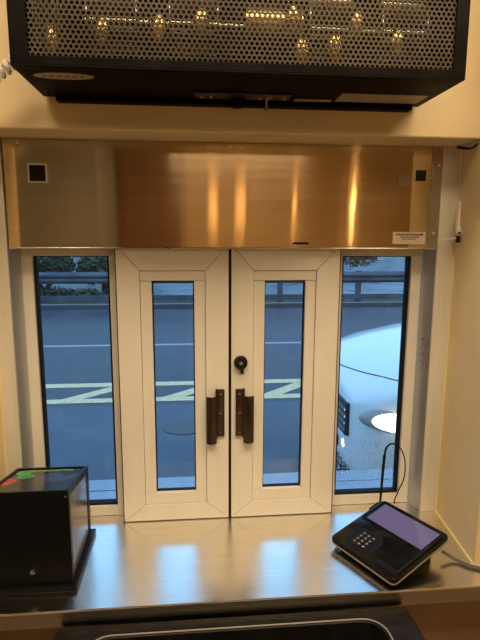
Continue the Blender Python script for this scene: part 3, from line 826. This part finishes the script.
# greenhouse
def gh(bm, lv):
    rs = [[bm.verts.new((x, y, z)) for x, y in rrect(x0, x1, -w_, w_, .12)] for x0, x1, w_, z in lv for x, y in [(0, 0)] ] if False else \
         [[bm.verts.new((x, y, z)) for x, y in rrect(x0, x1, -w_, w_, .15)] for x0, x1, w_, z in lv]
    n = len(rs[0])
    for a, b_ in zip(rs, rs[1:]):
        for i in range(n): bm.faces.new((a[i], a[(i+1) % n], b_[(i+1) % n], b_[i]))
    bm.faces.new(rs[0][::-1]); bm.faces.new(rs[-1])
bm = bmesh.new(); gh(bm, [(1.25, 4.35, .84, 1.05), (1.95, 4.15, .70, 1.52)]); obj('cabin_glass', bm, M['carglass'], car, smooth=True)
bm = bmesh.new(); gh(bm, [(1.93, 4.17, .71, 1.521), (2.1, 4.0, .60, 1.60)]); obj('roof', bm, M['carw'], car, smooth=True)
for x in (.85, 3.65):
    for s in (-1, 1):
        bm = bmesh.new(); cyl(bm, (x, s*.85-.11, .335), .335, .22, 'y', 36); w_ = obj('wheel', bm, M['tyre'], car, bevel=.02, smooth=True)
        bm = bmesh.new(); cyl(bm, (x, s*.85+(.11 if s > 0 else -.13), .335), .21, .02, 'y', 30); obj('rim', bm, M['chrome'], w_)
for s in (-1, 1):
    bm = bmesh.new(); bmesh.ops.create_uvsphere(bm, u_segments=16, v_segments=10, radius=1, matrix=Matrix.Translation((1.72, s*1.04, 1.16)) @ Matrix.Diagonal((.07, .11, .08, 1)))
    obj('wing_mirror', bm, M['carw'], car, smooth=True)
# seam round the bonnet front edge, following the body surface
def surf(x, t_):                              # t_ 0..1 near to far across crown, offset out a little
    x_, hw, zl_, zs, zc = sec(x); return Vector((x, -hw*math.cos(PI*t_), zs+(zc-zs)*math.sin(PI*t_)**.8+.001))
bm = bmesh.new(); tube(bm, [surf(.08+.55*(2*t_-1)**2, t_) for t_ in [i/30 for i in range(2, 29)]], .0045, 6)
obj('bonnet_seam', bm, M['carblack'], car, smooth=True)
M['lamphouse'] = mat('lamp_housing', (.42, .36, .36), .3, 0)
M['headlight'] = emis('headlight_glow', (1, .80, .58), 3.2)
for s in (-1, 1):
    bm = bmesh.new(); bmesh.ops.create_uvsphere(bm, u_segments=28, v_segments=14, radius=1, matrix=Matrix.Translation((.25, s*.825, .735)) @ Matrix.Rotation(s*.42, 4, 'Z') @ Matrix.Diagonal((.25, .070, .082, 1)))
    hl_ = obj('headlight_housing', bm, M['lamphouse'], car, smooth=True)
    bm = bmesh.new(); bmesh.ops.create_uvsphere(bm, u_segments=28, v_segments=14, radius=1, matrix=Matrix.Translation((.255, s*.868, .738)) @ Matrix.Rotation(s*.36, 4, 'Z') @ Matrix.Diagonal((.185, .055, .066, 1)))
    obj('lens', bm, M['headlight'], hl_, smooth=True)
    bm = bmesh.new(); cyl(bm, (-.002, s*.47, .45), .032, .03, 'x', 20); obj('fog_light', bm, M['headlight'], car)
bm = B(((-.020, -.57, .54), (.02, .57, .78)))
gri = obj('grille', bm, M['carblack'], car, bevel=.01)
for i in range(4): obj('grille_bar', B(((-.028, -.56, .575+i*.05), (-.020, .56, .59+i*.05))), M['chrome'], gri)
obj('lower_grille', B(((-.012, -.36, .38), (.02, .36, .46))), M['carblack'], car, bevel=.01)

# ------------------------------------------------------------------ sky, camera, colour
w = bpy.data.worlds.new('dusk_sky'); S.world = w; w.use_nodes = True
bg = w.node_tree.nodes['Background']
nt = w.node_tree
tc = nt.nodes.new('ShaderNodeTexCoord'); sx = nt.nodes.new('ShaderNodeSeparateXYZ'); rp = nt.nodes.new('ShaderNodeValToRGB')
nt.links.new(tc.outputs['Generated'], sx.inputs[0]); nt.links.new(sx.outputs['Z'], rp.inputs['Fac']); nt.links.new(rp.outputs['Color'], bg.inputs['Color'])
rp.color_ramp.elements[0].position = 0; rp.color_ramp.elements[0].color = (.39, .66, 1.0, 1)
rp.color_ramp.elements[1].position = .8; rp.color_ramp.elements[1].color = (.31, .60, 1.0, 1)
bg.inputs['Strength'].default_value = 1.9

yaw, pitch, roll = math.radians(5.315), math.radians(9.38), math.radians(.23)
cy, sy, cp, sp_ = math.cos(yaw), math.sin(yaw), math.cos(pitch), math.sin(pitch)
F = Vector((sy*cp, cy*cp, -sp_)); R0 = Vector((cy, -sy, 0)); U0 = R0.cross(F)
R = R0*math.cos(roll)+U0*math.sin(roll); U = -R0*math.sin(roll)+U0*math.cos(roll)
cd = bpy.data.cameras.new('camera'); co = bpy.data.objects.new('camera', cd); COL.objects.link(co)
mw = Matrix((( R.x, U.x, -F.x, 0), (R.y, U.y, -F.y, 0), (R.z, U.z, -F.z, 0), (0, 0, 0, 1)))
co.matrix_world = Matrix.Translation((-.1085, -1.5, 1.787)) @ mw
cd.sensor_fit = 'VERTICAL'; cd.sensor_height = 36; cd.lens = 511.5/640*36; cd.clip_start = .02
S.camera = co
S.view_settings.view_transform = 'Standard'; S.view_settings.look = 'None'; S.view_settings.gamma = 1
S.view_settings.use_curve_mapping = False
S.view_settings.exposure = 0
